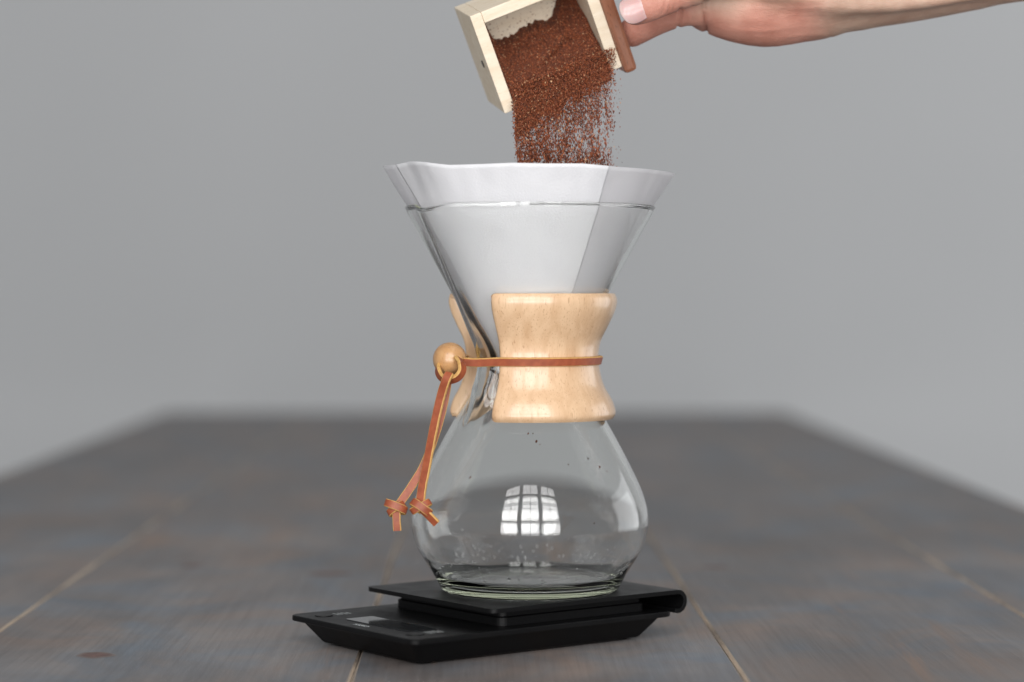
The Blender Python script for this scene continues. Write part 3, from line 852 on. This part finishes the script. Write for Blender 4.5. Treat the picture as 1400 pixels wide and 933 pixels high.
    for axn in range(3):
        o1, o2 = [(1, 2), (2, 0), (0, 1)][axn]
        sl0 = [slice(1, -1)] * 3; sl1 = [slice(1, -1)] * 3; sl0[axn] = slice(0, -1); sl1[axn] = slice(1, None)
        A_ = ins[tuple(sl0)]; B_ = ins[tuple(sl1)]
        e = np.argwhere(A_ != B_); 
        base = e.copy()
        for q in range(3):
            if q != axn: base[:, q] += 1
        flip = ~ins[base[:, 0], base[:, 1], base[:, 2]]
        def cell(d1, d2):
            cc = base.copy(); cc[:, o1] -= d1; cc[:, o2] -= d2; return idx[cc[:, 0], cc[:, 1], cc[:, 2]]
        quad = np.stack([cell(0, 0), cell(1, 0), cell(1, 1), cell(0, 1)], 1)
        quad[flip] = quad[flip][:, ::-1]; FF.append(quad)
    FF = np.concatenate(FF); FF = FF[(FF >= 0).all(1)]
    em = pym('person', VV.tolist(), FF.tolist()); fix_normals(em)
    o = bpy.data.objects.new('person', em); C.objects.link(o)
    sm = o.modifiers.new('smooth', 'SMOOTH'); sm.factor = 0.5; sm.iterations = 3
    bpy.context.view_layer.update()
    em = bpy.data.meshes.new_from_object(o.evaluated_get(bpy.context.evaluated_depsgraph_get()))
    o.modifiers.clear(); o.data = em
    fl = em.attributes.new('flush', 'FLOAT', 'POINT')
    # palm side and fingers are ruddier than the wrist and forearm
    nors = [v.normal.copy() for v in em.vertices]; cos_ = [v.co.copy() for v in em.vertices]; flv = []
    for vi, p in enumerate(cos_):
        nv_ = nors[vi]; d = p.y - CAM.y
        px = 700 + (p.x - CAM.x) / d * S; py = 400 - (p.z - CAM.z) / d * S
        lower = sstep(-12, 34, py + .10 * (px - 1000) - 14 * noise.noise(p * 60))
        flv.append(max(sstep(975, 930, px), lower * sstep(1150, 1090, px)) * .9 + .08)
        k = 0
        # creases: where finger meets palm, and at the thumb web
        for cx0, sl, wd, dep, y0, y1 in ((963, .05, 1.9, .0024, 2, 60), (929, -.15, 1.7, .0016, 12, 44), (946, .1, 1.5, .0006, 4, 30), (905, -.3, 1.6, .0006, -20, 20), (912, -.3, 1.4, .0006, -20, 20), (918, -.3, 1.5, .0005, -20, 16), (1118, .5, 4, .0003, -10, 60)):
            if y0 < py < y1 and d < 1.33: k += math.exp(-((px - cx0 - sl * (py - 20)) / wd) ** 2) * dep
        k += abs(noise.noise((px * .012 + py * .004, py * .075, d * 25)) * .0006 * sstep(960, 1040, px))
        cos_[vi] = p - nv_ * k
    em.vertices.foreach_set('co', [c for p in cos_ for c in p])
    fl.data.foreach_set('value', flv); em.update()
    em.materials.clear(); em.materials.append(M['skin'])
    for p in em.polygons: p.use_smooth = True
    o['label'] = 'bare hand and forearm reaching in from upper right, gripping the wooden drawer'; o['category'] = 'person'
    # thumb nail: a curved plate on the near side of the thumb tip
    A = at(866, 16.5, 1.257); Bp = at(915, -4, 1.259)
    ax = (Bp - A).normalized(); out = Vector((-.10, -1, .05)); out = (out - ax * out.dot(ax)).normalized(); sd = ax.cross(out)
    V = []; F = []; nu, nv = 24, 24
    for i in range(nu + 1):
        for j in range(nv + 1):
            a, b = -1 + 2 * i / nu, -1 + 2 * j / nv
            # square to rounded plate
            rn_ = .46 if a < 0 else .34
            u = a * math.sqrt(1 - b * b * rn_); w = b * math.sqrt(1 - a * a * rn_)
            s = -.0006 + u * .0080; ang = w * R(59)
            rad = .00885 - .0016 * max(0, -u) ** 3 - .0006 * max(0, u) ** 2 
            V.append(A + ax * s + (out * math.cos(ang) + sd * math.sin(ang)) * rad)
    m = nv + 1
    for i in range(nu):
        for j in range(nv): F.append((i * m + j, i * m + j + 1, (i + 1) * m + j + 1, (i + 1) * m + j))
    me = pym('thumb_nail', V, F); fix_normals(me)
    al = me.attributes.new('along', 'FLOAT', 'POINT')
    al.data.foreach_set('value', [i / nu for i in range(nu + 1) for j in range(nv + 1)])
    n_o = link('thumb_nail', me, M['nail'], o)
    s = n_o.modifiers.new('thickness', 'SOLIDIFY'); s.thickness = 0.0006; s.offset = 0
hand()
